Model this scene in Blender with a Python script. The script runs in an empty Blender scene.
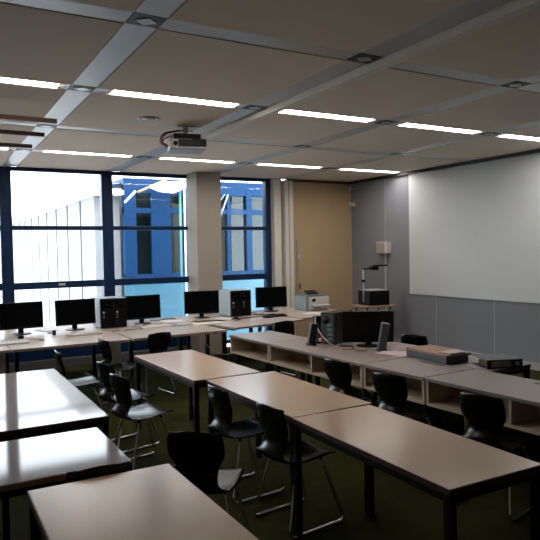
import bpy, bmesh, math, random
from math import sin, cos, pi, radians as R
from mathutils import Vector, Matrix
random.seed(7)
S = bpy.context.scene
C = S.collection

# ------------------------------------------------------------------ camera
yaw, pitch, roll = R(29.45), R(-1.85), R(-1.05)
F = Vector((sin(yaw)*cos(pitch), cos(yaw)*cos(pitch), sin(pitch)))
Rt = Vector((cos(yaw), -sin(yaw), 0)); U = Rt.cross(F)
R2 = Rt*cos(roll)+U*sin(roll); U2 = -Rt*sin(roll)+U*cos(roll)
cd = bpy.data.cameras.new('camera'); cam = bpy.data.objects.new('camera', cd); C.objects.link(cam)
cd.sensor_width = 36; cd.sensor_fit = 'HORIZONTAL'; cd.lens = 36*612.8/540; cd.clip_start = .05; cd.clip_end = 300
M = Matrix((R2, U2, -F)).transposed().to_4x4(); M.translation = Vector((0, 0, 1.771))
cam.matrix_world = M
S.camera = cam

# ------------------------------------------------------------------ world, lights, exposure
W = bpy.data.worlds.new('world'); S.world = W; W.use_nodes = True
bg = W.node_tree.nodes['Background']; bg.inputs[0].default_value = (.90, .95, 1, 1); bg.inputs[1].default_value = 3.6
sd = bpy.data.lights.new('sun', 'SUN'); sd.energy = 1.5; sd.angle = R(2); sd.color = (1, .97, .92)
sun = bpy.data.objects.new('sun', sd); C.objects.link(sun)
sun.rotation_euler = Vector((.75, .05, -.66)).to_track_quat('-Z', 'Y').to_euler()
def portal(x0, x1, z0, z1):
    d = bpy.data.lights.new('window_portal', 'AREA'); d.shape = 'RECTANGLE'; d.size = x1-x0; d.size_y = z1-z0
    o = bpy.data.objects.new('window_portal', d); C.objects.link(o)
    o.location = ((x0+x1)/2, 10.3, (z0+z1)/2); o.rotation_euler = (R(-90), 0, 0)
    d.cycles.is_portal = True
for a, b in ((-1.9, -.5), (-.34, 1.02), (1.19, 2.55), (2.73, 4.07), (4.5, 5.62)): portal(a, b, .2, 3.05)
vs = S.view_settings
S.display_settings.display_device = 'sRGB'
vs.view_transform = 'Standard'; vs.look = 'None'; vs.exposure = 1.2; vs.gamma = 1; vs.use_curve_mapping = False

# ------------------------------------------------------------------ materials
def mat(name, col, rough=.5, metal=0, spec=.5, noise=0, nscale=20, bump=0, bscale=200, coat=0, emit=None, estr=0):
    m = bpy.data.materials.new(name); m.use_nodes = True; nt = m.node_tree; b = nt.nodes['Principled BSDF']
    c = (*col, 1)
    b.inputs['Base Color'].default_value = c; b.inputs['Roughness'].default_value = rough
    b.inputs['Metallic'].default_value = metal; b.inputs['Specular IOR Level'].default_value = spec
    b.inputs['Coat Weight'].default_value = coat
    tc = nt.nodes.new('ShaderNodeTexCoord')
    n = nt.nodes.new('ShaderNodeTexNoise'); n.inputs['Scale'].default_value = nscale; n.inputs['Detail'].default_value = 6
    nt.links.new(tc.outputs['Object'], n.inputs['Vector'])
    mx = nt.nodes.new('ShaderNodeMix'); mx.data_type = 'RGBA'
    k = noise if noise else .03
    mx.inputs[6].default_value = tuple(v*(1-k) for v in col)+(1,); mx.inputs[7].default_value = tuple(min(1, v*(1+k)) for v in col)+(1,)
    nt.links.new(n.outputs['Fac'], mx.inputs[0]); nt.links.new(mx.outputs[2], b.inputs['Base Color'])
    if bump:
        n2 = nt.nodes.new('ShaderNodeTexNoise'); n2.inputs['Scale'].default_value = bscale
        nt.links.new(tc.outputs['Object'], n2.inputs['Vector'])
        bp = nt.nodes.new('ShaderNodeBump'); bp.inputs['Strength'].default_value = bump; bp.inputs['Distance'].default_value = .01
        nt.links.new(n2.outputs['Fac'], bp.inputs['Height']); nt.links.new(bp.outputs[0], b.inputs['Normal'])
    if emit:
        b.inputs['Emission Color'].default_value = (*emit, 1); b.inputs['Emission Strength'].default_value = estr
    return m
def glass(name, tint, ior=1.45, rough=0):
    m = bpy.data.materials.new(name); m.use_nodes = True; nt = m.node_tree; nt.nodes.clear()
    o = nt.nodes.new('ShaderNodeOutputMaterial'); t = nt.nodes.new('ShaderNodeBsdfTransparent'); g = nt.nodes.new('ShaderNodeBsdfGlossy')
    t.inputs[0].default_value = (*tint, 1); g.inputs['Roughness'].default_value = rough
    f = nt.nodes.new('ShaderNodeFresnel'); f.inputs[0].default_value = ior; x = nt.nodes.new('ShaderNodeMixShader')
    nt.links.new(f.outputs[0], x.inputs[0]); nt.links.new(t.outputs[0], x.inputs[1]); nt.links.new(g.outputs[0], x.inputs[2])
    nt.links.new(x.outputs[0], o.inputs[0]); return m
def slats(name, col, col2, pitch, axis, width=.03):
    """flat cladding with thin joints repeated every `pitch` along an axis"""
    m = mat(name, col, .8, noise=.04); nt = m.node_tree; b = nt.nodes['Principled BSDF']
    tc = nt.nodes.new('ShaderNodeTexCoord'); sp = nt.nodes.new('ShaderNodeSeparateXYZ')
    nt.links.new(tc.outputs['Object'], sp.inputs[0])
    dv = nt.nodes.new('ShaderNodeMath'); dv.operation = 'DIVIDE'; dv.inputs[1].default_value = pitch
    nt.links.new(sp.outputs[axis], dv.inputs[0])
    fr = nt.nodes.new('ShaderNodeMath'); fr.operation = 'FRACT'; nt.links.new(dv.outputs[0], fr.inputs[0])
    lt = nt.nodes.new('ShaderNodeMath'); lt.operation = 'LESS_THAN'; lt.inputs[1].default_value = width/pitch
    nt.links.new(fr.outputs[0], lt.inputs[0])
    old = b.inputs['Base Color'].links[0].from_socket
    mx = nt.nodes.new('ShaderNodeMix'); mx.data_type = 'RGBA'; mx.inputs[7].default_value = (*col2, 1)
    nt.links.new(lt.outputs[0], mx.inputs[0]); nt.links.new(old, mx.inputs[6]); nt.links.new(mx.outputs[2], b.inputs['Base Color'])
    return m
m_tan = mat('tan_laminate', (.54, .38, .255), .21, noise=.04, nscale=60, spec=.5)
m_pale = mat('pale_laminate', (.29, .255, .25), .075, noise=.05, nscale=30, spec=.17)
m_greyl = mat('grey_laminate', (.28, .235, .215), .35, noise=.04, nscale=60)
m_deskl = mat('desk_laminate', (.50, .42, .36), .28, noise=.06, nscale=15, spec=.5)
m_edge = mat('dark_brown_edge', (.06, .026, .016), .45, noise=.1)
m_pinkedge = mat('beech_edge', (.36, .20, .14), .5, noise=.12)
m_brown = mat('brown_edge', (.15, .065, .035), .5, noise=.1)
m_frame = mat('black_steel', (.004, .004, .005), .4, noise=.05, spec=.25)
m_shell = mat('black_shell', (.003, .0033, .004), .25, spec=.45, noise=.05, bump=.015, bscale=90)
m_chrome = mat('chrome', (.75, .73, .70), .12, 1, noise=.03)
m_rub = mat('black_rubber', (.01, .01, .01), .8)
m_blk = mat('black_plastic', (.0035, .0035, .004), .35, noise=.05, spec=.22)
m_scr = mat('black_screen', (.002, .002, .003), .2, spec=.2)
m_gpl = mat('grey_green_plastic', (.22, .28, .285), .5, noise=.05)
m_wpl = mat('white_plastic', (.62, .60, .56), .45)
m_cream = mat('cream_paint', (.80, .77, .70), .6, noise=.03)
m_beige = mat('beige_wall_panel', (.50, .37, .22), .7, noise=.04, nscale=3, bump=.05)
m_pillar = mat('pillar_paint', (.36, .32, .275), .8, noise=.04, nscale=4)
m_greyw = mat('grey_fabric_wall', (.255, .272, .305), .95, spec=.15, noise=.07, nscale=150, bump=.2, bscale=300)
m_board = mat('whiteboard_surface', (.66, .71, .735), .55, noise=.015, nscale=2)
m_seam = mat('wall_joint', (.42, .43, .45), .6)
m_wall = mat('painted_wall', (.35, .32, .29), .85, noise=.04, nscale=3)
m_ceil = mat('ceiling_panel', (.78, .70, .615), .9, spec=.2, noise=.08, nscale=250, bump=.1, bscale=400)
m_gap = mat('ceiling_gap', (.03, .03, .03), .9)
m_strip = mat('ceiling_metal_strip', (.52, .54, .57), .38, .25, noise=.03)
m_plate = mat('dark_plate', (.03, .032, .035), .5, 0)
m_dia = mat('plate_diamond', (.36, .38, .40), .3, .6)
m_carpet = mat('olive_carpet', (.040, .042, .013), 1, spec=.03, noise=.35, nscale=9, bump=.6, bscale=350)
m_blue = mat('navy_frame', (.004, .026, .085), .42, noise=.05, spec=.3)
m_pane = glass('window_glass', (.95, .98, 1))
m_dpane = glass('far_building_glass', (.34, .42, .43), 1.55)
m_extw = slats('white_cladding', (.27, .27, .28), (.004, .01, .016), 1.48, 1, .18)
m_white = mat('white_roof', (.85, .85, .85), .7)
m_exb = mat('bright_blue_frame', (.0008, .030, .095), .6, spec=.2, noise=.05)
m_exl = mat('pale_blue_panel', (.05, .15, .22), .4, noise=.12, nscale=2)
m_exin = mat('far_interior', (.30, .36, .36), .8, noise=.1, nscale=2)
m_exdk = mat('far_blind', (.40, .36, .40), .8, noise=.1)
m_paving = mat('paving', (.55, .55, .53), .9, noise=.1)
m_wood = mat('beech_wood', (.42, .24, .12), .5, noise=.15, nscale=12)
m_bwood = mat('brown_batten', (.16, .085, .05), .6, noise=.15)
m_redw = mat('red_brown_sill', (.42, .15, .08), .5, noise=.1)
m_inner = mat('pale_maple', (.60, .47, .34), .55, noise=.06, nscale=10)
m_lamp = mat('lamp_diffuser', (.9, .9, .9), .5, emit=(1, .91, .84), estr=13.0)
m_refl = mat('lamp_end_reflector', (.75, .45, .25), .3, .3)
m_paper = mat('paper', (.72, .72, .72), .8)
m_pinkp = mat('pinkish_paper', (.55, .44, .44), .8)
m_ltgrey = mat('light_grey_metal', (.52, .55, .53), .5, noise=.05)
m_red = mat('red_cable', (.5, .03, .02), .5)
m_wcab = mat('white_cable', (.5, .48, .44), .5)
m_card = mat('brown_card', (.30, .19, .14), .7, noise=.1)
m_label = mat('tan_label', (.34, .27, .20), .7)
m_slate = mat('slate_box', (.075, .095, .115), .6)
m_bind = mat('navy_binder', (.02, .03, .06), .45)
m_lens = mat('grey_glass', (.12, .17, .24), .1)
m_gpanel = mat('grey_plinth', (.10, .105, .11), .6)

# ------------------------------------------------------------------ mesh helpers
class MB:
    def __init__(s): s.bm = bmesh.new(); s.mats = []
    def mi(s, m):
        if m not in s.mats: s.mats.append(m)
        return s.mats.index(m)
    def faces(s, vs, fs, m, smooth=False):
        b = [s.bm.verts.new(v) for v in vs]; i = s.mi(m); out = []
        for f in fs:
            try: q = s.bm.faces.new([b[k] for k in f])
            except ValueError: continue
            q.material_index = i; q.smooth = smooth; out.append(q)
        return b, out
    def box(s, x0, x1, y0, y1, z0, z1, m, bev=0, mtx=None):
        vs = [Vector(p) for p in ((x0,y0,z0),(x1,y0,z0),(x1,y1,z0),(x0,y1,z0),(x0,y0,z1),(x1,y0,z1),(x1,y1,z1),(x0,y1,z1))]
        if mtx: vs = [mtx @ v for v in vs]
        b, f = s.faces(vs, ((3,2,1,0),(4,5,6,7),(0,1,5,4),(1,2,6,5),(2,3,7,6),(3,0,4,7)), m)
        if bev:
            e = {ed for q in f for ed in q.edges}
            bmesh.ops.bevel(s.bm, geom=list(e), offset=bev, segments=2, affect='EDGES', profile=.6)
        return s
    def prism(s, pts, off, m):
        """polygon pts (3d) extruded by vector off"""
        n = len(pts); off = Vector(off); vs = [Vector(p) for p in pts]+[Vector(p)+off for p in pts]
        fs = [tuple(range(n))[::-1], tuple(range(n, 2*n))]+[(i, (i+1) % n, n+(i+1) % n, n+i) for i in range(n)]
        s.faces(vs, fs, m); bmesh.ops.recalc_face_normals(s.bm, faces=s.bm.faces[:]); return s
    def tube(s, pts, r, m, seg=8, closed=False):
        pts = [Vector(p) for p in pts]; n = len(pts); rings = []; prev = None
        for i, p in enumerate(pts):
            t = (pts[min(i+1, n-1)]-pts[max(i-1, 0)]).normalized()
            if prev is None:
                a = Vector((0, 0, 1)) if abs(t.z) < .9 else Vector((1, 0, 0)); u = t.cross(a).normalized()
            else: u = (prev-t*prev.dot(t)).normalized()
            prev = u; v = t.cross(u)
            rings.append([p+(u*cos(2*pi*k/seg)+v*sin(2*pi*k/seg))*r for k in range(seg)])
        vs = [q for rg in rings for q in rg]
        fs = [(i*seg+k, i*seg+(k+1) % seg, (i+1)*seg+(k+1) % seg, (i+1)*seg+k) for i in range(n-1) for k in range(seg)]
        fs += [tuple(range(seg))[::-1], tuple(range((n-1)*seg, n*seg))]
        s.faces(vs, fs, m, True); return s
    def lathe(s, prof, m, c=(0, 0, 0), seg=24, axis='z'):
        vs = []; n = len(prof)
        for r, h in prof:
            for k in range(seg):
                a = 2*pi*k/seg; p = (r*cos(a), r*sin(a), h)
                if axis == 'y': p = (p[0], p[2], p[1])
                if axis == 'x': p = (p[2], p[0], p[1])
                vs.append(Vector(p)+Vector(c))
        fs = [(i*seg+k, i*seg+(k+1) % seg, (i+1)*seg+(k+1) % seg, (i+1)*seg+k) for i in range(n-1) for k in range(seg)]
        fs += [tuple(range(seg))[::-1], tuple(range((n-1)*seg, n*seg))]
        s.faces(vs, fs, m, True); return s
    def obj(s, name, parent=None, loc=(0, 0, 0), rot=(0, 0, 0)):
        bmesh.ops.recalc_face_normals(s.bm, faces=s.bm.faces[:])
        me = bpy.data.meshes.new(name); s.bm.to_mesh(me); s.bm.free()
        for m in s.mats: me.materials.append(m)
        o = bpy.data.objects.new(name, me); C.objects.link(o); o.location = loc; o.rotation_euler = rot
        if parent: o.parent = parent
        return o
def spline(pts, n=6):
    pts = [Vector(p) for p in pts]; out = []
    for i in range(len(pts)-1):
        p0 = pts[max(i-1, 0)]; p1 = pts[i]; p2 = pts[i+1]; p3 = pts[min(i+2, len(pts)-1)]
        for k in range(n):
            t = k/n
            out.append(.5*((2*p1)+(p2-p0)*t+(2*p0-5*p1+4*p2-p3)*t*t+(-p0+3*p1-3*p2+p3)*t**3))
    return out+[pts[-1]]
def rounded(pts, r, n=4):
    """polyline with rounded corners"""
    pts = [Vector(p) for p in pts]; out = [pts[0]]
    for i in range(1, len(pts)-1):
        a = (pts[i-1]-pts[i]); b = (pts[i+1]-pts[i]); rr = min(r, a.length/2, b.length/2)
        A = pts[i]+a.normalized()*rr; B = pts[i]+b.normalized()*rr
        for k in range(n+1):
            t = k/n; out.append(A*(1-t)**2+pts[i]*2*t*(1-t)+B*t*t)
    return out+[pts[-1]]
def tag(o, label, cat, group=None):
    o['label'] = label; o['category'] = cat
    if group: o['group'] = group
    return o
def thing(name, label, cat, loc=(0, 0, 0), rz=0, group=None):
    o = bpy.data.objects.new(name, None); C.objects.link(o); o.empty_display_size = .1
    o.location = loc; o.rotation_euler = (0, 0, rz)
    return tag(o, label, cat, group)
def struct(mb, name): o = mb.obj(name); o['kind'] = 'structure'; return o
def copy_tree(o, parent=None):
    c = o.copy(); C.objects.link(c)
    if parent: c.parent = parent
    for ch in list(o.children): copy_tree(ch, c)
    return c

# ------------------------------------------------------------------ room shell
X0, X1, Y0, Y1, ZC = -3.2, 7.53, -2.6, 10.07, 3.111
struct(MB().box(X0, X1, Y0, 10.25, -.1, 0, m_carpet), 'floor')
cols = [-.4232+1.59095*k for k in range(-2, 5)]      # strips running towards the windows
rows = [3.476+1.6475*k for k in range(-4, 4)]        # strips running left to right
SW, RW = .098, .086
mb = MB().box(X0-.2, X1+.2, Y0-.2, 10.25, ZC+.035, ZC+.2, m_gap)
xe = [X0]+cols+[X1]; ye = [Y0]+rows+[Y1]
for i in range(len(xe)-1):
    a = xe[i]+(SW+.008 if i else 0); b = xe[i+1]-(SW+.008 if i+1 < len(xe)-1 else 0)
    if b-a < .1: continue
    for j in range(len(ye)-1):
        c = ye[j]+(RW+.008 if j else 0); d = ye[j+1]-(RW+.008 if j+1 < len(ye)-1 else 0)
        if d-c > .1: mb.box(a, b, c, d, ZC, ZC+.034, m_ceil)
struct(mb, 'ceiling')
mb = MB()
for x in cols:
    for j in range(len(ye)-1):
        c = ye[j]+(RW+.004 if j else 0); d = ye[j+1]-(RW+.004 if j+1 < len(ye)-1 else 0)
        mb.box(x-SW, x+SW, c, d, ZC+.004, ZC+.03, m_strip)
struct(mb, 'trim_1')
mb = MB()
for j, y in enumerate(rows):
    for i in range(len(xe)-1):
        a = xe[i]+(SW+.004 if i else 0); b = xe[i+1]-(SW+.004 if i+1 < len(xe)-1 else 0)
        lit = (j in (5, 7)) and 3 <= i <= 7
        if lit and i < 7: mb.box(a, a+.095, y-RW, y+RW, ZC+.004, ZC+.03, m_strip).box(b-.035, b, y-RW, y+RW, ZC+.004, ZC+.03, m_strip)
        elif lit: mb.box(a, a+.095, y-RW, y+RW, ZC+.004, ZC+.03, m_strip)
        else: mb.box(a, b, y-RW, y+RW, ZC+.004, ZC+.03, m_strip)
struct(mb, 'trim_2')

# right wall with fabric panels, light joints
mb = MB().box(X1, X1+.15, Y0, 10.25, 0, ZC+.03, m_greyw)
for y in (10.05-.0, 8.92, 7.63, 6.42, 5.2, 4.0, 2.8): mb.box(X1-.0015, X1+.01, y-.006, y+.006, .1, ZC, m_seam)
struct(mb, 'wall_right')
struct(MB().box(X0-.15, X0, Y0, 10.25, 0, ZC+.03, m_wall), 'wall_left')
struct(MB().box(X0-.15, X1+.15, Y0-.15, Y0, 0, ZC+.03, m_wall), 'wall_back')
struct(MB().box(X1-.06, X1, Y0, Y1-.1, ZC-.05, ZC, m_plate), 'trim_3')
struct(MB().box(6.02, X1-.06, 9.93, 9.96, ZC-.05, ZC-.001, m_edge), 'trim_4')
struct(MB().box(X1-.025, X1, Y0, 9.9, 0, .10, m_seam), 'baseboard_right')
# far wall : beige partition right of the windows
mb = MB().box(6.14, X1, 9.96, 10.20, 0, ZC, m_beige).box(6.137, 6.152, 9.955, 9.962, .1, ZC-.05, m_edge)
struct(mb, 'wall_far')
struct(MB().box(5.72, 5.87, 9.93, 10.2, 0, ZC, m_cream, .006), 'trim_5')
struct(MB().box(5.87, 5.96, 10.05, 10.2, 0, ZC, m_pillar), 'trim_6')
struct(MB().box(5.96, 6.14, 9.93, 10.2, 0, ZC-.02, m_cream, .006).box(6.035, 6.05, 9.925, 9.935, .1, ZC-.06, m_pillar), 'trim_7')
struct(MB().box(4.02, 4.47, 9.58, 10.02, 0, ZC, m_pillar, .012), 'pillar')
struct(MB().box(X0, -1.95, 10.02, 10.2, 0, ZC, m_wall), 'wall_front')
# windows
def window(n, x0, x1, zb, px0, px1):
    """glazed opening x0..x1, blue posts out to px0 / px1"""
    t = bpy.data.objects.new('window_%d' % n, None); C.objects.link(t); t['kind'] = 'structure'; t.location = (x0, 10.12, 0)
    L = lambda m, nm: m.obj(nm, t, loc=(-x0, -10.12, 0))
    f = MB()
    f.box(px0, x0, 10.03, 10.17, 0, ZC, m_blue, .004).box(x1, px1, 10.03, 10.17, 0, ZC, m_blue, .004)
    f.box(x0, x1, 10.05, 10.16, 3.055, ZC, m_blue)
    f.box(x0, x1, 10.04, 10.16, 2.15, 2.215, m_blue, .004).box(x0, x1, 10.04, 10.16, 1.235, 1.34, m_blue, .004)
    f.box(x0, x1, 10.04, 10.16, zb-.06, zb, m_blue)
    if zb > .4: f.box(x0, x1, 10.09, 10.15, 0, zb-.06, m_blue)
    L(f, 'window_frame')
    for a, b in ((zb, 1.235), (1.34, 2.15), (2.215, 3.055)):
        L(MB().box(x0, x1, 10.10, 10.106, a, b, m_pane), 'pane')
    if n in (1, 4): L(MB().box((x0+x1)/2-.03, (x0+x1)/2+.07, 10.02, 10.045, 1.27, 1.31, m_wpl, .003), 'window_latch')
    return t
window(1, 1.19, 2.55, .58, 1.10, 2.64)
window(2, 2.73, 4.07, .58, 2.64, 4.16)
window(3, 4.40, 5.60, .15, 4.30, 5.70)
window(4, -.34, 1.02, .58, -.43, 1.10)
window(5, -1.87, -.51, .58, -1.96, -.43)
struct(MB().box(4.16, 4.30, 10.03, 10.17, 0, ZC, m_blue), 'trim_8')
struct(MB().box(-1.95, 4.02, 9.93, 10.04, .60, .64, m_redw, .004).box(4.47, 5.72, 9.97, 10.04, .62, .65, m_redw), 'window_sill')
struct(MB().box(-1.95, 4.0, 9.90, 10.03, 0, .13, m_gpanel, .004), 'baseboard_far')

# ------------------------------------------------------------------ outside
struct(MB().box(-40, 50, 10.3, 90, -.35, -.3, m_paving), 'ground')
def outside(name, label, cat): return thing(name, label, cat)
b1 = thing('white_building', 'long white clad building with upright joints, outside the left windows', 'building', (3.2, 13, -.3))
MB().box(0, .55, .25, 40, 0, 3.30, m_extw).obj('wall', b1)
MB().box(-.5, .55, -.1, 40, 3.305, 3.40, m_white).obj('roof', b1)
b2 = thing('blue_building', 'blue framed glass building with pale blue lower panels, outside right windows', 'building', (3.62, 13, -.3))
w = MB()
for a, b in ((.14, .40), (.74, 1.18), (2.58, 2.64), (3.08, 3.22), (3.9, 4.0), (4.6, 4.8)):
    w.box(a, b, -.06, .1, 1.55, 3.55, m_exb)
w.box(.14, 5.2, -.05, .1, 2.93, 3.04, m_exb).box(.14, 5.2, -.05, .1, 3.36, 3.6, m_exb).box(.14, 5.2, -.05, .1, 1.48, 1.60, m_exb)
w.obj('facade_frame', b2)
MB().box(.14, 5.2, .02, .08, 0, 1.48, m_exl).obj('lower_panel', b2)
for k, (a, b) in enumerate(((.40, .74), (1.18, 2.58), (2.64, 3.08), (3.22, 3.9), (4.0, 4.6))):
    MB().box(a, b, .03, .04, 1.60, 2.93, m_dpane).obj('window_pane', b2)
    MB().box(a, b, .03, .04, 3.04, 3.36, m_dpane).obj('window_pane', b2)
MB().box(.4, .8, .30, .34, 1.60, 2.3, m_exdk).box(.4, .8, .30, .34, 2.3, 2.9, m_exin).obj('blind', b2)
MB().box(.14, 5.2, 1.4, 1.5, 0, 3.5, m_exin).obj('inner_wall', b2)
MB().box(.14, 5.2, .1, 1.4, 0, 0.02, m_exin).obj('inner_floor', b2)
MB().box(.14, 5.2, -.02, 1.6, 3.6, 3.68, m_exb).obj('roof', b2)
aw = thing('glass_canopy', 'white slanting canopy on thin poles outside behind the middle window', 'canopy', (3.4, 12.4, -.3))
MB().prism([(.80, 0, 3.42), (1.10, 0, 3.56), (1.58, 0, 3.57), (1.56, 0, 3.44), (1.28, 0, 3.32), (1.05, 0, 3.33)], (0, .3, .04), m_white).obj('canopy_roof', aw)
MB().tube([(.50, 0, 3.32), (1.12, 0, 3.60)], .028, m_wood, 6).obj('canopy_beam', aw)
MB().tube([(.22, 0, 3.10), (.45, 0, 3.34)], .028, m_ltgrey, 6).obj('brace', aw)
MB().tube([(1.46, .1, 0), (1.46, .1, 3.56)], .026, mat('cyan_pipe', (.04, .20, .27), .4), 8).obj('pole', aw)
MB().tube([(1.62, .25, 0), (1.62, .25, 3.5)], .02, m_white, 8).obj('pole', aw)
a2 = thing('awning_arm', 'pale folding hinged arm on a pole outside the window right of pillar', 'awning arm', (5.6, 12.0, 0))
MB().tube([(.22, .1, 3.0), (.12, .1, 2.75), (-.05, .1, 2.35)], .018, m_gpl, 6).tube([(.14, .1, 3.0), (.02, .1, 2.85), (-.02, .1, 2.6), (.1, .1, 2.7)], .010, m_gpl, 6).tube([(-.1, .1, -.3), (-.1, .1, 3.0)], .02, m_gpl, 8).obj('arm', a2)

# ------------------------------------------------------------------ ceiling fittings
rown = {4: 'nearest row', 5: 'nearer lamp row', 6: 'unlit middle row', 7: 'window lamp row'}
coln = {3: 'left strip', 4: 'raceway strip', 5: 'strip right of projector', 6: 'rightmost strip'}
for j in range(4, 8):
    for i in range(3, 7):
        t = thing('ceiling_plate', 'dark square ceiling plate with diamond inlay, %s, %s' % (coln[i], rown[j]), 'ceiling plate',
                  (cols[i], rows[j], ZC), 0, 'dark plates where ceiling strips cross')
        MB().box(-SW, SW, -RW, RW, .002, .028, m_plate).obj('plate', t)
        MB().prism([(-.07, 0, -.003), (0, -.055, -.003), (.07, 0, -.003), (0, .055, -.003)], (0, 0, .008), m_dia).obj('diamond', t)
wh = {5: 'nearer lamp row', 7: 'window lamp row'}
nm = {2: 'cut by left frame edge', 3: 'left of the raceway', 4: 'right of the raceway', 5: 'second right of raceway', 6: 'nearest right wall'}
for j in (5, 7):
    for i in (2, 3, 4, 5, 6):
        a = cols[i]+SW+.10; b = (cols[i+1]-SW-.04) if i < 6 else X1-.06
        t = thing('ceiling_light', 'glowing white strip lamp, %s, %s' % (wh[j], nm[i]), 'ceiling light', ((a+b)/2, rows[j], ZC), 0, 'recessed strip lamps')
        h = (b-a)/2
        MB().box(-h, h, -RW, RW, .0245, .034, m_strip).box(-h, h, -RW, -RW+.012, .0, .0245, m_strip).box(-h, h, RW-.012, RW, .0, .0245, m_strip).obj('lamp_housing', t)
        MB().box(-h+.05, h-.05, -.062, .062, .012, .024, m_lamp).obj('diffuser', t)
        MB().box(-h, -h+.048, -RW+.014, RW-.014, .006, .024, m_refl).obj('end_reflector', t)
        MB().box(h-.048, h, -RW+.014, RW-.014, .006, .024, m_refl).obj('end_reflector', t)
tag(MB().box(2.862, 2.935, -1.5, 6.55, ZC-.055, ZC-.001, m_cream, .004).obj('cable_raceway'), 'long cream cable raceway along the ceiling to the projector', 'raceway')
for k, (y, e, lb) in enumerate(((5.87, 1.10, 'nearest the camera'), (6.58, 1.11, 'in the middle of three'), (7.34, 1.10, 'closest to the windows'))):
    t = thing('ceiling_batten', 'thin brown bar hung below ceiling at left, %s' % lb, 'batten', (-.2, y, 2.985), 0, 'brown bars below the ceiling')
    MB().box(-1.2, e+.2, -.02, .02, -.02, .02, m_bwood, .003).obj('bar', t)
    for x in (-.9, .55): MB().tube([(x, 0, .02), (x, 0, ZC-2.985)], .004, m_wpl, 6).obj('hanger', t)
t = thing('ceiling_vent', 'round white recessed disc in ceiling panel left of projector', 'ceiling fitting', (2.01, 5.97, ZC))
MB().lathe([(.0, 0), (.075, -.002), (.11, -.012), (.115, 0), (.115, .003)], m_wpl).obj('rim', t)
MB().lathe([(.0, -.010), (.06, -.008), (.065, -.002)], m_dia).obj('lens', t)

# projector
t = thing('projector', 'cream ceiling mounted projector with grey underside and red cable loop', 'projector', (2.50, 6.22, 2.91), R(-14))
MB().box(-.19, .19, -.15, .15, -.045, .05, m_cream, .012).obj('body', t)
MB().box(-.185, .185, -.145, .145, -.062, -.044, mat('blue_grey_plastic', (.30, .36, .48), .35), .006).obj('underside', t)
MB().box(-.10, .195, -.155, -.10, -.03, .045, m_blk, .004).box(.05, .197, -.15, .15, -.005, .052, m_blk, .004).obj('vent_grille', t)
MB().lathe([(.0, 0), (.02, 0), (.024, .01), (.024, .03), (.0, .03)], m_blk, (-.13, -.175, 0), 16, 'y').obj('lens', t)
MB().tube([(0, 0, .05), (0, 0, ZC-2.911)], .03, m_wpl, 10).box(-.10, .10, -.08, .08, ZC-2.92, ZC-2.911, m_wpl).box(-.15, .15, -.11, .11, .0505, .115, m_blk, .006).obj('mount', t)
MB().tube(spline([(-.19, .05, 0), (-.27, .02, .03), (-.24, -.02, .12), (-.08, -.03, .155), (.08, 0, .16)]), .007, m_red, 6).obj('red_cable', t)
MB().tube(spline([(-.19, -.02, -.01), (-.26, -.06, .03), (-.22, -.08, .11), (-.05, -.07, .15)]), .008, m_blk, 6).tube(spline([(-.19, .09, -.02), (-.24, .08, .06), (-.12, .06, .13), (0, .02, .14)]), .006, m_blk, 6).obj('black_cable', t)

# ------------------------------------------------------------------ right wall fittings
tag(MB().box(X1-.02, X1-.0016, 3.2, 8.26, .95, ZC-.052, m_board, .003).obj('whiteboard'), 'large plain white projection board on the right wall', 'whiteboard')
t = thing('wall_speaker', 'cream box loudspeaker fixed on grey wall above the overhead projector', 'loudspeaker', (X1-.002, 8.90, 1.78))
MB().box(-.12, 0, -.14, .15, -.105, .105, m_cream, .006).obj('cabinet', t)
MB().box(-.126, -.119, -.10, .14, -.095, .095, mat('speaker_cloth', (.42, .36, .30), .9, noise=.1), .002).obj('grille', t)
tag(MB().box(X1-.025, X1-.002, 8.895, 8.925, .40, 1.67, m_ltgrey, .003).obj('wall_conduit'), 'thin grey upright cable conduit below the cream wall speaker', 'conduit')
for z, lb, nmx in ((2.97, 'small white sensor high in the corner, touching the ceiling trim', 'motion_sensor'), (2.66, 'small double headed white sensor low in the far corner', 'corner_detector')):
    t = thing(nmx, lb, 'sensor', (X1-.06, 9.90, z))
    MB().box(-.02, .058, -.02, .058, -.02, .02, m_wpl, .004).obj('bracket', t)
    MB().lathe([(0, -.05), (.025, -.045), (.04, -.01), (.035, .03), (0, .045)], m_wpl, (-.035, -.03, 0), 14).obj('head', t)
    if z < 2.8: MB().lathe([(0, -.04), (.025, -.035), (.035, 0), (.025, .03), (0, .04)], m_cream, (.03, -.06, -.01), 14).obj('head', t)
# fittings on beige partition
t = thing('partition_handle', 'slim grey upright strip with small white knob on the beige partition', 'handle', (6.22, 9.955, 1.6))
MB().box(-.02, .015, -.012, .004, -.75, .36, m_pillar, .003).obj('strip', t)
MB().box(-.01, .04, -.05, -.010, .0, .06, m_wpl, .008).obj('knob', t)
t = thing('wall_hook', 'small dark hook tag hanging on beige partition below the knob', 'hook', (6.27, 9.955, 1.08))
MB().box(-.012, .012, -.02, .004, -.05, .04, m_edge, .004).lathe([(0, -.02), (.02, -.015), (.022, 0), (0, .01)], m_edge, (0, -.02, -.04), 10).obj('hook', t)

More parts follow.
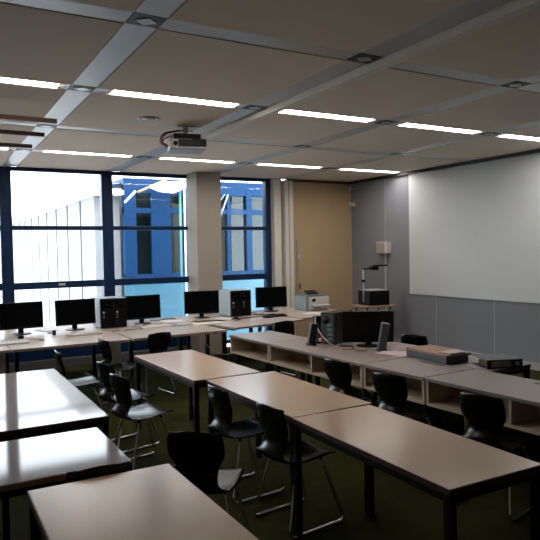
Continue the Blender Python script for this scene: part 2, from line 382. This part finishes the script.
# ------------------------------------------------------------------ tables
def table(name, label, x0, x1, y0, y1, top, edge, z=.74, rz=0, inset=.004, group='laminate tables', leg=.04):
    cx, cy = (x0+x1)/2, (y0+y1)/2; w, d = (x1-x0)/2, (y1-y0)/2
    t = thing(name, label, 'table', (cx, cy, 0), rz, group)
    MB().box(-w+.003, w-.003, -d+.003, d-.003, z-.028, z, top, .003).obj('tabletop', t)
    MB().box(-w, -w+.0029, -d, d, z-.03, z-.003, edge).box(w-.0029, w, -d, d, z-.03, z-.003, edge).box(-w, w, -d, -d+.0029, z-.03, z-.003, edge).box(-w, w, d-.0029, d, z-.03, z-.003, edge).obj('edge_band', t)
    i = inset
    a = MB()
    for yy in (-d+i, d-i-.025): a.box(-w+i+leg, w-i-leg, yy, yy+.025, z-.064, z-.0285, m_frame)
    for xx in (-w+i, w-i-.025): a.box(xx, xx+.025, -d+i+leg, d-i-leg, z-.064, z-.0285, m_frame)
    a.obj('apron', t)
    for sx in (-1, 1):
        for sy in (-1, 1):
            X = sx*(w-i-leg/2); Y = sy*(d-i-leg/2)
            l = MB().box(X-leg/2, X+leg/2, Y-leg/2, Y+leg/2, .015, z-.0285, m_frame, .003).obj('leg', t)
            MB().box(X-leg/2, X+leg/2, Y-leg/2, Y+leg/2, 0, .0149, m_rub).obj('foot', l)
    return t
table('classroom_table', 'tan topped black framed table in middle row, nearest the windows', 1.83, 2.45, 4.55, 6.02, m_tan, m_brown, rz=R(1.5))
table('classroom_table', 'tan topped black framed table, middle one of the central row', 1.945, 2.575, 3.205, 4.525, m_tan, m_edge)
table('classroom_table', 'tan topped black framed table in central row, nearest the camera', 1.925, 2.525, 1.865, 3.19, m_tan, m_edge, rz=R(-1.0))
table('classroom_table', 'matt tan table in the near left foreground corner', .363, 1.012, 1.53, 2.835, m_tan, m_pinkedge)
table('classroom_table', 'small shiny pale table with beech edge between the two left tables', .19, .872, 2.975, 3.68, m_pale, m_pinkedge, z=.735)
table('classroom_table', 'long shiny pale table at left, nearest the windows', .35, .995, 3.87, 5.76, m_pale, m_edge)

# ------------------------------------------------------------------ shelf desks (right) : row frame O,u,w
th = math.atan2(.0562, .9984)
Ox, Oy = 3.244, 6.80
def RP(s, w): return (Ox+.0562*s+.9984*w, Oy-.9984*s+.0562*w)
def shelf_desk(s0, s1, label, nd, slot=True, deep=.39):
    L = s1-s0; D = .60; z = .74
    x, y = RP(s0, 0)
    t = thing('shelf_desk', label, 'desk', (x, y, 0), th, 'grey topped desks with open shelf fronts')   # local: x = depth, -y = along row
    MB().box(0, D, -L, 0, z-.026, z, m_greyl, .003).obj('desktop', t)
    MB().box(-.003, 0, -L, 0, z-.025, z-.002, m_greyl).obj('edge_band', t)
    T = .022
    MB().box(.012, D-.03, -L+.004, -L+.004+T, z-.222, z-.0265, m_inner).obj('side_panel', t)
    MB().box(.012, D-.03, -.004-T, -.004, z-.222, z-.0265, m_inner).obj('side_panel', t)
    MB().box(.012, D-.03, -L+.004+T, -.004-T, z-.222, z-.200, m_inner).obj('shelf', t)
    MB().box(D-.29, D-.275, -L+.004+T, -.004-T, z-.200, z-.0265, m_inner).obj('back_panel', t)
    for k in range(1, nd+1):
        yy = -L*k/(nd+1); MB().box(.014, D-.29, yy-T/2, yy+T/2, z-.200, z-.0265, m_inner).obj('divider', t)
    if slot: MB().box(D-.12, D-.10, -L/2-.13, -L/2+.13, z+.0005, z+.003, m_edge).obj('cable_slot', t)
    for sy in (-.06, -L+.06):
        for sx in (.08, D-.09):
            l = MB().box(sx-.02, sx+.02, sy-.02, sy+.02, .015, z-.2225, m_frame, .003).obj('leg', t)
            MB().box(sx-.02, sx+.02, sy-.02, sy+.02, 0, .0149, m_rub).obj('foot', l)
    MB().box(D-.10, D-.08, -L+.081, -.081, z-.225-deep, z-.225, m_frame).obj('modesty_shade_panel', t)  # black panel, deepened at the two near desks to stand in for shade
shelf_desk(0, .885, 'short grey topped shelf desk at far end of row, by the windows', 0, False, .10)
shelf_desk(.90, 2.445, 'two compartment grey shelf desk carrying the computer', 1, False, .14)
shelf_desk(2.46, 3.185, 'single compartment grey shelf desk in front of the flat boxes', 0)
shelf_desk(3.20, 4.73, 'two compartment grey shelf desk at the right frame edge, nearest camera', 1)
def rtable(s0, s1, w0, w1, label):
    x, y = RP((s0+s1)/2, (w0+w1)/2)
    w, d = (w1-w0)/2, (s1-s0)/2
    t = table('teacher_table', label, x-w, x+w, y-d, y+d, m_greyl, m_edge, rz=th, group='tables behind the shelf desks')
rtable(.93, 2.14, .61, 1.14, 'grey topped table behind shelf desks, under the black monitor')
rtable(2.15, 3.36, .61, 1.14, 'grey topped table behind shelf desks, under the blue binder')

# ------------------------------------------------------------------ window desks
def wdesk(x0, x1, y0, y1, label, rz=0, pale=False, group='long desks along the windows', z=.74):
    cx, cy = (x0+x1)/2, (y0+y1)/2; w, d = (x1-x0)/2, (y1-y0)/2
    t = thing('window_desk', label, 'desk', (cx, cy, 0), rz, group)
    MB().box(-w, w, -d, d, z-.03, z, m_deskl, .004).obj('desktop', t)
    MB().box(-w+.001, w-.001, -d-.003, -d, z-.028, z-.002, m_card).obj('edge_band', t)
    for s in (-1, 1):
        X = s*(w-.10)
        hw, ml = (.09, m_cream) if (s == 1 and pale) else (.022, m_frame)
        MB().box(X-hw, X+hw, -.03, .03, .03, z-.0305, ml, .004).box(X-hw, X+hw, -d+.14, d-.08, 0, .03, ml, .004).box(X-.02, X+.02, -d+.14, d-.08, z-.06, z-.0305, ml).obj('leg', t)
    return t
wdesk(-.52, .79, 7.17, 8.02, 'window desk with bare front edge at the left frame edge', pale=True)
wdesk(.80, 2.12, 7.17, 8.02, 'window desk in front of the two left monitors, with one pale leg', pale=True)
wdesk(2.15, 3.42, 7.22, 8.04, 'window desk in front of the third and fourth monitors', R(2))
wdesk(3.52, 4.84, 7.50, 8.28, 'slightly turned window desk with the rightmost black keyboard', R(12))
wdesk(4.90, 6.22, 7.80, 8.55, 'window desk at the right end, under the papers')
wdesk(-.52, .79, 8.03, 9.2, 'deep back desk against the windows at the left frame edge', group='back desks against the windows')
wdesk(.80, 2.12, 8.03, 9.2, 'deep back desk carrying the two left monitors', group='back desks against the windows')
wdesk(2.13, 3.42, 8.11, 9.2, 'deep back desk carrying the third monitor left of the pillar', group='back desks against the windows')
wdesk(3.43, 4.72, 8.46, 9.25, 'back desk in front of the pillar with paired computers', group='back desks against the windows')
wdesk(4.73, 6.12, 8.57, 9.3, 'back desk under the printer and the rightmost monitor', group='back desks against the windows')
# ------------------------------------------------------------------ monitors, towers etc. on the desks
def monitor(label, x, y, rz, z=.74, w=.54, h=.33, tilt=R(-4), up=.07):
    t = thing('monitor', label, 'monitor', (x, y, z), rz, 'black computer monitors')
    # screen faces local -y
    A = Matrix.Translation((0, 0, up+h/2)) @ Matrix.Rotation(tilt, 4, 'X')
    MB().box(-w/2, w/2, -.015, .02, -h/2, h/2, m_blk, .006, A).box(-w*.3, w*.3, .02, .05, -h*.3, h*.3, m_blk, .012, A).obj('housing', t)
    MB().box(-w/2+.015, w/2-.015, -.0175, -.0152, -h/2+.022, h/2-.015, m_scr, 0, A).obj('screen', t)
    MB().box(-.035, .035, .045, .07, .012, .24, m_blk, .006).obj('neck', t)
    MB().lathe([(0, 0), (.125, 0), (.13, .006), (.115, .012), (.0, .016)], m_blk, (0, .03, 0), 28).obj('base', t)
    return t
monitor('black monitor nearest the left frame edge, on the window desk', 1.08, 8.50, R(4), h=.345)
monitor('black monitor beside the left pair of computer towers', 1.77, 8.52, R(6), h=.345)
monitor('black monitor right of the left pair of computer towers', 2.74, 8.62, R(4), h=.345)
monitor('black monitor in front of the pillar', 3.73, 8.78, R(-16), h=.35)
monitor('black monitor at right end of window desk, beside the printer', 5.08, 8.97, R(-16), h=.345)
def tower(label, x, y, rz, z=.74, side=m_gpl, w=.178, d=.42, h=.40, front=m_blk):
    t = thing('computer_tower', label, 'computer', (x, y, z), rz, 'black fronted computer towers')
    MB().box(-w/2, w/2, -d/2+.02, d/2, .008, h, side, .004).obj('case', t)
    f = MB().box(-w/2, w/2, -d/2-.012, -d/2+.0199, .008, h, front, .008)
    f.obj('front_panel', t)
    MB().box(-w/2+.014, w/2-.014, -d/2-.015, -d/2-.0121, h-.075, h-.035, m_scr, .002).box(-w/2+.014, w/2-.014, -d/2-.015, -d/2-.0121, h-.13, h-.09, m_scr, .002).obj('drive_bay', t)
    MB().lathe([(0, 0), (.014, 0), (.014, .006), (0, .006)], m_ltgrey, (-.045, -d/2-.019, h-.19), 14, 'y').obj('power_button', t)
    for k in (0, 1): MB().box(-.052, -.036, -d/2-.014, -d/2-.0121, h-.235-.03*k, h-.225-.03*k, m_wpl).obj('port', t)
    for sx in (-1, 1):
        for sy in (-1, 1): MB().box(sx*(w/2-.03)-.012, sx*(w/2-.03)+.012, sy*(d/2-.05)-.012, sy*(d/2-.05)+.012, 0, .0079, m_rub).obj('foot', t)
    return t
tower('black fronted computer tower, left one of the pair beside the second monitor', 2.16, 8.60, R(0), h=.41)
tower('black fronted computer tower, right one of the pair left of the third monitor', 2.345, 8.60, R(0), h=.41)
tower('black fronted computer tower right of the pillar monitor, showing its grey green side', 4.21, 8.79, R(2), h=.41)
tower('black fronted computer tower, rightmost in the pair left of the last monitor', 4.395, 8.797, R(2), h=.41)
def keyboard(label, x, y, rz, m, z=.74, w=.42):
    t = thing('keyboard', label, 'keyboard', (x, y, z), rz, 'keyboards on the window desks')
    MB().prism([(-w/2, -.07, 0), (-w/2, .07, 0), (-w/2, .07, .026), (-w/2, -.07, .012)], (w, 0, 0), m).obj('keyboard_body', t)
    k = MB(); A = Matrix.Translation((0, 0, .0195)) @ Matrix.Rotation(math.atan2(.014, .14), 4, 'X')
    n = 18
    for r in range(5):
        for c in range(n):
            x0 = -w/2+.012+c*(w-.024)/n; y0 = -.058+r*.023
            if r == 0 and 4 <= c <= 9:
                if c == 4: k.box(x0, x0+6*(w-.024)/n-.003, y0, y0+.019, -.001, .005, m, 0, A)
                continue
            k.box(x0, x0+(w-.024)/n-.003, y0, y0+.019, -.001, .005, m, 0, A)
    k.obj('keys', t)
keyboard('white keyboard in front of the leftmost monitor', .83, 7.62, R(6), m_wpl)
keyboard('white keyboard in front of the monitor beside the left towers', 1.75, 7.93, R(8), m_wpl)
keyboard('beige keyboard in front of the monitor right of the left towers', 2.75, 8.08, R(5), m_cream)
keyboard('beige keyboard on the desk in front of the pillar monitor', 3.45, 7.95, R(2), m_cream)
keyboard('black keyboard in front of the rightmost window monitor', 4.72, 8.22, R(16), m_blk)
def mouse(label, x, y, rz, m, z=.74):
    t = tag(MB().lathe([(0, 0), (.028, 0), (.033, .010), (.028, .024), (.014, .033), (0, .035)], m, (0, 0, 0), 18).obj('computer_mouse'), label, 'mouse', 'computer mice')
    t.scale = (1, 1.6, 1); t.location = (x, y, z); t.rotation_euler = (0, 0, rz)
mouse('white mouse right of the leftmost keyboard', 1.2, 7.72, 0, m_wpl)
mouse('pale mouse in front of the left pair of towers', 2.24, 7.93, 0, m_wpl)
def smallbox(label, x, y, rz, w, d, h, m=m_blk, z=.74, name='adapter_box', cat='adapter'):
    t = thing(name, label, cat, (x, y, z), rz)
    MB().box(-w/2, w/2, -d/2, d/2, 0, h, m, .004).obj('casing', t)
    MB().tube(spline([(0, d/2, h/2), (.02, d/2+.08, .008), (-.05, d/2+.18, .006), (.06, d/2+.28, .006)]), .004, m, 6).obj('lead', t)
smallbox('small black box on desk right of the leftmost keyboard', 1.01, 8.08, 0, .07, .05, .03)
smallbox('small upright black box between the two left monitors', 1.42, 8.15, 0, .04, .04, .06)
smallbox('small black box on desk in front of third monitor', 2.62, 8.18, .2, .06, .04, .03)
smallbox('small black box on desk before the right pair of towers', 4.10, 8.34, 2.8, .06, .04, .03)
def cable(label, pts, m, r=.005, name='loose_cable'):
    return tag(MB().tube(spline(pts), r, m, 6).obj(name), label, 'cable')
zd = .7465
cable('pale cable lying on desk behind the leftmost keyboard', [(.75, 7.85, zd), (.95, 7.75, zd), (1.1, 7.85, zd), (1.2, 7.8, zd)], m_wcab)
cable('pale cable curling on desk before the third monitor', [(2.5, 8.35, zd), (2.8, 8.25, zd), (3.0, 8.35, zd), (3.1, 8.2, zd), (2.95, 8.12, zd)], m_wcab)
cable('black cable trailing behind the third monitor', [(2.95, 8.95, zd), (3.05, 8.85, zd), (3.2, 8.95, zd), (3.35, 8.9, zd)], m_blk, .007)
cable('pale cable on desk in front of the pillar monitor', [(3.35, 8.50, zd), (3.5, 8.36, zd), (3.62, 8.42, zd), (3.72, 8.35, zd)], m_wcab)
cable('red cable curling on desk left of the rightmost monitor', [(4.62, 9.05, zd), (4.72, 8.9, zd), (4.66, 8.72, zd), (4.76, 8.66, zd), (4.8, 8.78, zd)], m_red)
cable('black cable loop on desk left of the rightmost monitor', [(4.60, 9.1, zd), (4.56, 8.95, zd), (4.60, 8.6, zd), (4.72, 8.5, zd), (4.9, 8.56, zd)], m_blk, .006)
cable('pale cable sagging below the desk in front of the pillar', [(3.3, 7.6, .70), (3.25, 7.5, .52), (3.5, 7.45, .38), (3.85, 7.55, .45), (4.1, 7.6, .62), (4.2, 7.65, .70)], m_wcab, .004)
def sheets(label, x, y, rz, z=.74, n=3, m=m_paper, w=.21, d=.297, curl=0, name='paper_sheets'):
    mb = MB()
    for k in range(n):
        A = Matrix.Rotation(k*.22-.2, 4, 'Z'); zz = .001+k*.0022
        mb.box(-w/2, w/2, -d/2, d/2, zz, zz+.0018, m, 0, A)
    o = tag(mb.obj(name, loc=(x, y, z), rot=(0, 0, rz)), label, 'papers'); return o
sheets('white papers on desk between the first two monitors', 1.42, 8.75, .2)
sheets('white papers behind the third monitor, at the window', 3.15, 8.65, .6)
sheets('white papers on desk right of the pillar monitor', 3.90, 8.42, 1.0)
sheets('white papers piled on the window desk behind the computer tower', 5.45, 8.1, .5, n=5, w=.3, d=.42)
sheets('pinkish papers on the shelf desk beside the right desk speaker', *RP(2.26, .62), .3, n=3, m=m_pinkp, w=.25, d=.33)
smallbox('small white dongle beside the third monitor', 2.56, 8.30, -.5, .05, .04, .025, m_wpl)

# printer
t = thing('printer', 'boxy white fronted printer with teal grey side at end of window desk', 'printer', (5.78, 8.80, .74), R(-2))
MB().box(-.22, .22, -.18, .20, 0, .235, m_gpl, .012).box(-.19, .19, -.14, .18, .235, .262, m_plate, .01).obj('body', t)
MB().box(-.17, .225, -.195, -.1801, .005, .225, m_wpl, .006).obj('front_cover', t)
MB().box(-.12, .20, -.30, -.15, .085, .095, m_wpl, .003).obj('output_tray', t)
MB().box(-.10, .21, -.24, -.196, .02, .035, m_ltgrey, .003).obj('paper_drawer', t)
A = Matrix.Translation((.02, .05, .28)) @ Matrix.Rotation(R(18), 4, 'X')
MB().box(-.09, .12, -.06, .10, -.012, .012, m_blk, .004, A).obj('document_feeder', t)
MB().box(-.11, -.04, -.1955, -.1951, .15, .2, m_blk).obj('control_panel', t)

# computer on shelf desks : tower, monitor back, speakers, cables
x, y = 3.955, 5.52
t = thing('computer_tower', 'dark computer tower with cables plugged in, behind the desk loudspeaker', 'computer', (x, y, .74), R(115))
MB().box(-.085, .085, -.21, .21, .008, .345, m_blk, .004).obj('case', t)
MB().box(-.08, .08, .2101, .214, .015, .335, m_slate).obj('rear_plate', t)
pl = MB()
for k in range(4): pl.box(-.06, .0, .2145, .22, .05+.05*k, .08+.05*k, m_gpl)
pl.lathe([(0, 0), (.045, 0), (.045, .004), (0, .004)], m_frame, (.02, .215, .27), 18, 'y'); pl.obj('port', t)
for sx in (-1, 1):
    for sy in (-1, 1): MB().box(sx*.06-.012, sx*.06+.012, sy*.16-.012, sy*.16+.012, 0, .0079, m_rub).obj('foot', t)
x, y = 4.10, 5.16
monitor('black monitor seen from behind, standing beside the dark computer tower', x, y, R(147), w=.54, h=.34, tilt=R(-8), up=.03)
def deskspeaker(label, s, w, rz, m, h=.24, lean=9):
    x, y = RP(s, w)
    t = thing('desk_speaker', label, 'loudspeaker', (x, y, .74), rz, 'computer loudspeakers')
    A = Matrix.Translation((0, 0, .004)) @ Matrix.Rotation(R(5), 4, 'X') @ Matrix.Rotation(R(lean), 4, 'Y')
    MB().box(-.04, .04, -.04, .04, .02, h, m, .008, A).obj('cabinet', t)
    MB().box(-.034, .034, -.043, -.0401, .03, h-.02, m_rub if m is m_blk else m, .001, A).obj('grille', t)
    MB().box(-.05, .05, -.06, .06, 0, .02, m, .004).obj('base', t)
deskspeaker('black loudspeaker left of the dark tower, near desk edge', 1.30, .29, R(-20), m_blk, .235)
deskspeaker('slate coloured slanting loudspeaker right of the monitor seen from behind', 2.03, .63, R(-30), m_slate, .28)
x, y = RP(1.22, .44)
t = thing('webcam', 'small black webcam on stand between loudspeaker and dark tower', 'webcam', (x, y, .74))
MB().lathe([(0, 0), (.05, 0), (.05, .01), (.012, .02), (.01, .2), (0, .2)], m_blk, (0, 0, 0), 16).obj('stand', t)
MB().box(-.035, .035, -.04, .04, .2, .30, m_blk, .012).obj('head', t)
def RC(s, w, z): return (*RP(s, w), z)
cable('red cable looping behind the black desk loudspeaker', [RC(1.20, .46, .75), RC(1.24, .42, .84), RC(1.34, .38, .88), RC(1.42, .35, .82), RC(1.44, .33, .75)], m_red, .005)
cable('white cable hanging from the dark tower onto the shelf desk', [RC(1.27, .38, 1.05), RC(1.32, .34, .97), RC(1.45, .32, .86), RC(1.62, .34, .77), RC(1.80, .40, .7475)], m_wcab, .006)
cable('tangled pale cable on shelf desk before the dark tower', [RC(1.22, .30, zd), RC(1.40, .22, zd), RC(1.46, .30, zd), RC(1.56, .20, zd), RC(1.62, .28, zd)], m_wcab, .006)
cable('tangled brown cable on shelf desk below monitor seen from behind', [RC(1.66, .44, .7475), RC(1.76, .36, .7475), RC(1.82, .46, .7475), RC(1.92, .40, .7475), RC(1.97, .50, .7475)], m_card, .008)
cable('black cable coil on shelf desk below monitor seen from behind', [RC(1.60, .52, zd), RC(1.58, .46, zd), RC(1.68, .54, zd), RC(1.74, .50, zd)], m_blk, .006)

# flat boxes and binder
x, y = RP(2.69, .70)
t = thing('flat_box', 'long flat slate box with brown lid lying on the back table', 'box', (x, y, .745), th-R(6))
MB().box(-.13, .13, -.27, .27, 0, .055, m_slate, .004).obj('box_body', t)
MB().box(-.135, .16, -.275, .275, .0555, .078, m_card, .008).obj('lid', t)
MB().prism([(-.10, -.14, .0785), (.12, -.12, .0785), (.10, -.265, .0785), (-.08, -.265, .0785)], (0, 0, .012), m_pinkp).obj('paper_cover', t)
x, y = RP(3.20, .80)
t = thing('ring_binder', 'navy ring binder lying flat with a tan spine label', 'binder', (x+.06, y-.02, .74), R(-22))
MB().box(-.16, .16, -.14, -.132, 0, .075, m_bind, .002).obj('spine', t)
MB().box(-.16, .16, -.132, .15, .071, .075, m_slate, .001).obj('cover', t)
MB().box(-.16, .16, -.132, .15, 0, .004, m_bind, .001).obj('cover', t)
MB().box(-.11, .15, -.125, .11, .0045, .045, m_greyl).obj('paper_block', t)
MB().box(-.12, .05, -.1425, -.1401, .014, .062, m_label).obj('spine_label', t)
MB().lathe([(.010, 0), (.019, 0), (.019, .004), (.010, .004)], m_ltgrey, (.11, -.1445, .038), 16, 'y').obj('finger_ring', t)

# ------------------------------------------------------------------ overhead projector on trolley
tx, ty = 6.90, 8.49
t = thing('trolley', 'small trolley with wooden top and dark legs against grey wall', 'trolley', (tx, ty, 0), R(-8))
MB().box(-.36, .30, -.26, .26, .755, .78, m_wood, .01).obj('top_board', t)
MB().box(-.30, .26, -.22, .22, .20, .22, m_wood, .006).obj('lower_shelf', t)
for sx in (-.26, .20):
    for sy in (-.19, .19):
        l = MB().tube([(sx, sy, .06), (sx, sy, .755)], .013, m_frame, 10).obj('leg', t)
        MB().lathe([(0, -.012), (.03, -.012), (.03, .012), (0, .012)], m_rub, (sx, sy, .03), 16, 'x').box(sx-.012, sx+.012, sy-.006, sy+.006, .03, .065, m_frame).obj('castor', l)
t = thing('overhead_projector', 'black overhead projector with slim post and folding head on trolley', 'overhead projector', (tx-.02, ty, .78), R(-8))
MB().box(-.20, .20, -.20, .20, 0, .255, m_blk, .012).obj('housing', t)
MB().box(-.17, .17, -.17, .17, .2555, .27, m_ltgrey, .004).obj('glass_stage', t)
MB().tube([(-.215, -.02, .06), (-.215, -.02, .62)], .013, m_ltgrey, 10).obj('post', t)
MB().box(-.24, -.19, -.045, .005, .40, .45, m_blk, .006).obj('height_knob', t)
MB().tube(rounded([(-.215, -.02, .62), (-.215, -.02, .635), (-.05, -.04, .64)], .02), .012, m_blk, 8).box(-.06, .06, -.08, .03, .61, .68, m_blk, .01).obj('lens_arm', t)
A = Matrix.Translation((.09, -.03, .69)) @ Matrix.Rotation(R(0), 4, 'Y')
MB().box(-.08, .13, -.08, .06, -.015, .012, m_blk, .006, A).obj('mirror_head', t)

# ------------------------------------------------------------------ chairs
def make_shell():
    prof = [(-.232, .800, .128), (-.235, .790, .148), (-.233, .745, .159), (-.222, .69, .163), (-.206, .635, .156), (-.194, .590, .128), (-.198, .550, .116),
            (-.222, .505, .130), (-.222, .472, .160), (-.19, .448, .180), (-.12, .437, .190), (-.02, .436, .195), (.09, .447, .196), (.155, .452, .190), (.185, .444, .172), (.195, .432, .140)]
    P = spline([(p[0], p[1], p[2]) for p in prof], 4); n = len(P); K = 12; top = []; bot = []
    for i, p in enumerate(P):
        t = (P[min(i+1, n-1)]-P[max(i-1, 0)]); t = Vector((0, t.x, t.y)).normalized()
        nrm = Vector((0, -t.z, t.y))                     # towards sitter (front / up)
        s = i/(n-1)
        curl = .030 if s < .35 else (.030*(1-(s-.35)/.25)+.018*((s-.35)/.25) if s < .6 else .018)
        for k in range(K+1):
            u = -1+2*k/K
            c = Vector((u*p.z, p.x, p.y))+nrm*(curl*abs(u)**2.2)
            th_ = .006*(1-.55*abs(u)**6)
            top.append(c+nrm*th_); bot.append(c-nrm*th_)
    N = (K+1)*n; fs = []
    for i in range(n-1):
        for k in range(K):
            a = i*(K+1)+k; fs.append((a, a+1, a+K+2, a+K+1)); fs.append((N+a, N+a+K+1, N+a+K+2, N+a+1))
    for i in range(n-1):
        for a, b in ((i*(K+1), (i+1)*(K+1)), ((i+1)*(K+1)+K, i*(K+1)+K)): fs.append((a, b, N+b, N+a))
    for k in range(K):
        for a, b in ((k+1, k), ((n-1)*(K+1)+k, (n-1)*(K+1)+k+1)): fs.append((a, b, N+b, N+a))
    m = MB(); m.faces(top+bot, fs, m_shell, True); return m
def make_chair():
    t = thing('shell_chair', 'x', 'chair')
    make_shell().obj('seat_shell', t)
    for s in (-1, 1):
        xt, xb = s*.135, s*.20
        pts = [(s*.07, -.10, .425), (xt, -.10, .425), (xb, -.215, .012), (xb, .235, .012), (xt, .10, .425), (s*.07, .10, .425)]
        f = MB().tube(rounded(pts, .05, 5), .0105, m_chrome, 10).obj('side_frame', t)
        for yy in (-.13, .15): MB().box(xb-.013, xb+.013, yy-.02, yy+.02, 0, .013, m_rub).obj('glide', f)
    MB().tube([(-.12, -.10, .418), (.12, -.10, .418)], .010, m_chrome, 8).tube([(-.12, .10, .418), (.12, .10, .418)], .010, m_chrome, 8).obj('cross_tube', t)
    MB().box(-.09, .09, -.12, .12, .424, .432, m_frame, .002).obj('seat_mount', t)
    return t
chairs = [
 (1.53, 4.90, 12, 'black shell chair beside the long shiny table, nearest the camera of the pair'),
 (1.58, 5.53, 14, 'black shell chair beside the long shiny table, half hidden behind another chair'),
 (1.36, 6.42, -2, 'black shell chair behind far end of the long shiny table, edge on'),
 (1.95, 7.00, 8, 'black shell chair edge on before the window desk, near the left towers'),
 (2.43, 7.32, 100, 'black shell chair pushed to the window desk left of the pillar'),
 (4.26, 7.42, 96, 'black shell chair pushed to the window desk behind the shelf desks'),
 (2.04, 4.02, 4, 'black shell chair tucked at the middle table, farther of two'),
 (2.10, 3.38, 6, 'black shell chair tucked under the middle table, nearer of two'),
 (1.40, 3.26, 50, 'black shell chair in foreground beside the near left tan table'),
 (.70, 3.135, 88, 'black shell chair tucked under the small shiny table, only its back top showing'),
 (3.36, 4.43, 10, 'black shell chair in front of the shelf desk with the computer'),
 (3.34, 3.72, 12, 'black shell chair in front of the single compartment shelf desk'),
 (3.39, 2.86, 12, 'black shell chair in front of the shelf desk at right frame edge'),
 (4.97, 5.26, 22, 'black shell chair with bright sheen between back tables and grey wall'),
]
c0 = make_chair()
for k, (x, y, a, lb) in enumerate(chairs):
    c = c0 if k == 0 else copy_tree(c0)
    dd = .025 if k >= 6 else 0
    c.location = (x-dd*cos(R(a)), y-dd*sin(R(a)), 0); c.rotation_euler = (0, 0, R(a-90)); c['label'] = lb; c.scale.z = .965 if 'only its back' in lb else 1; c['group'] = 'black shell chairs with chrome runners'
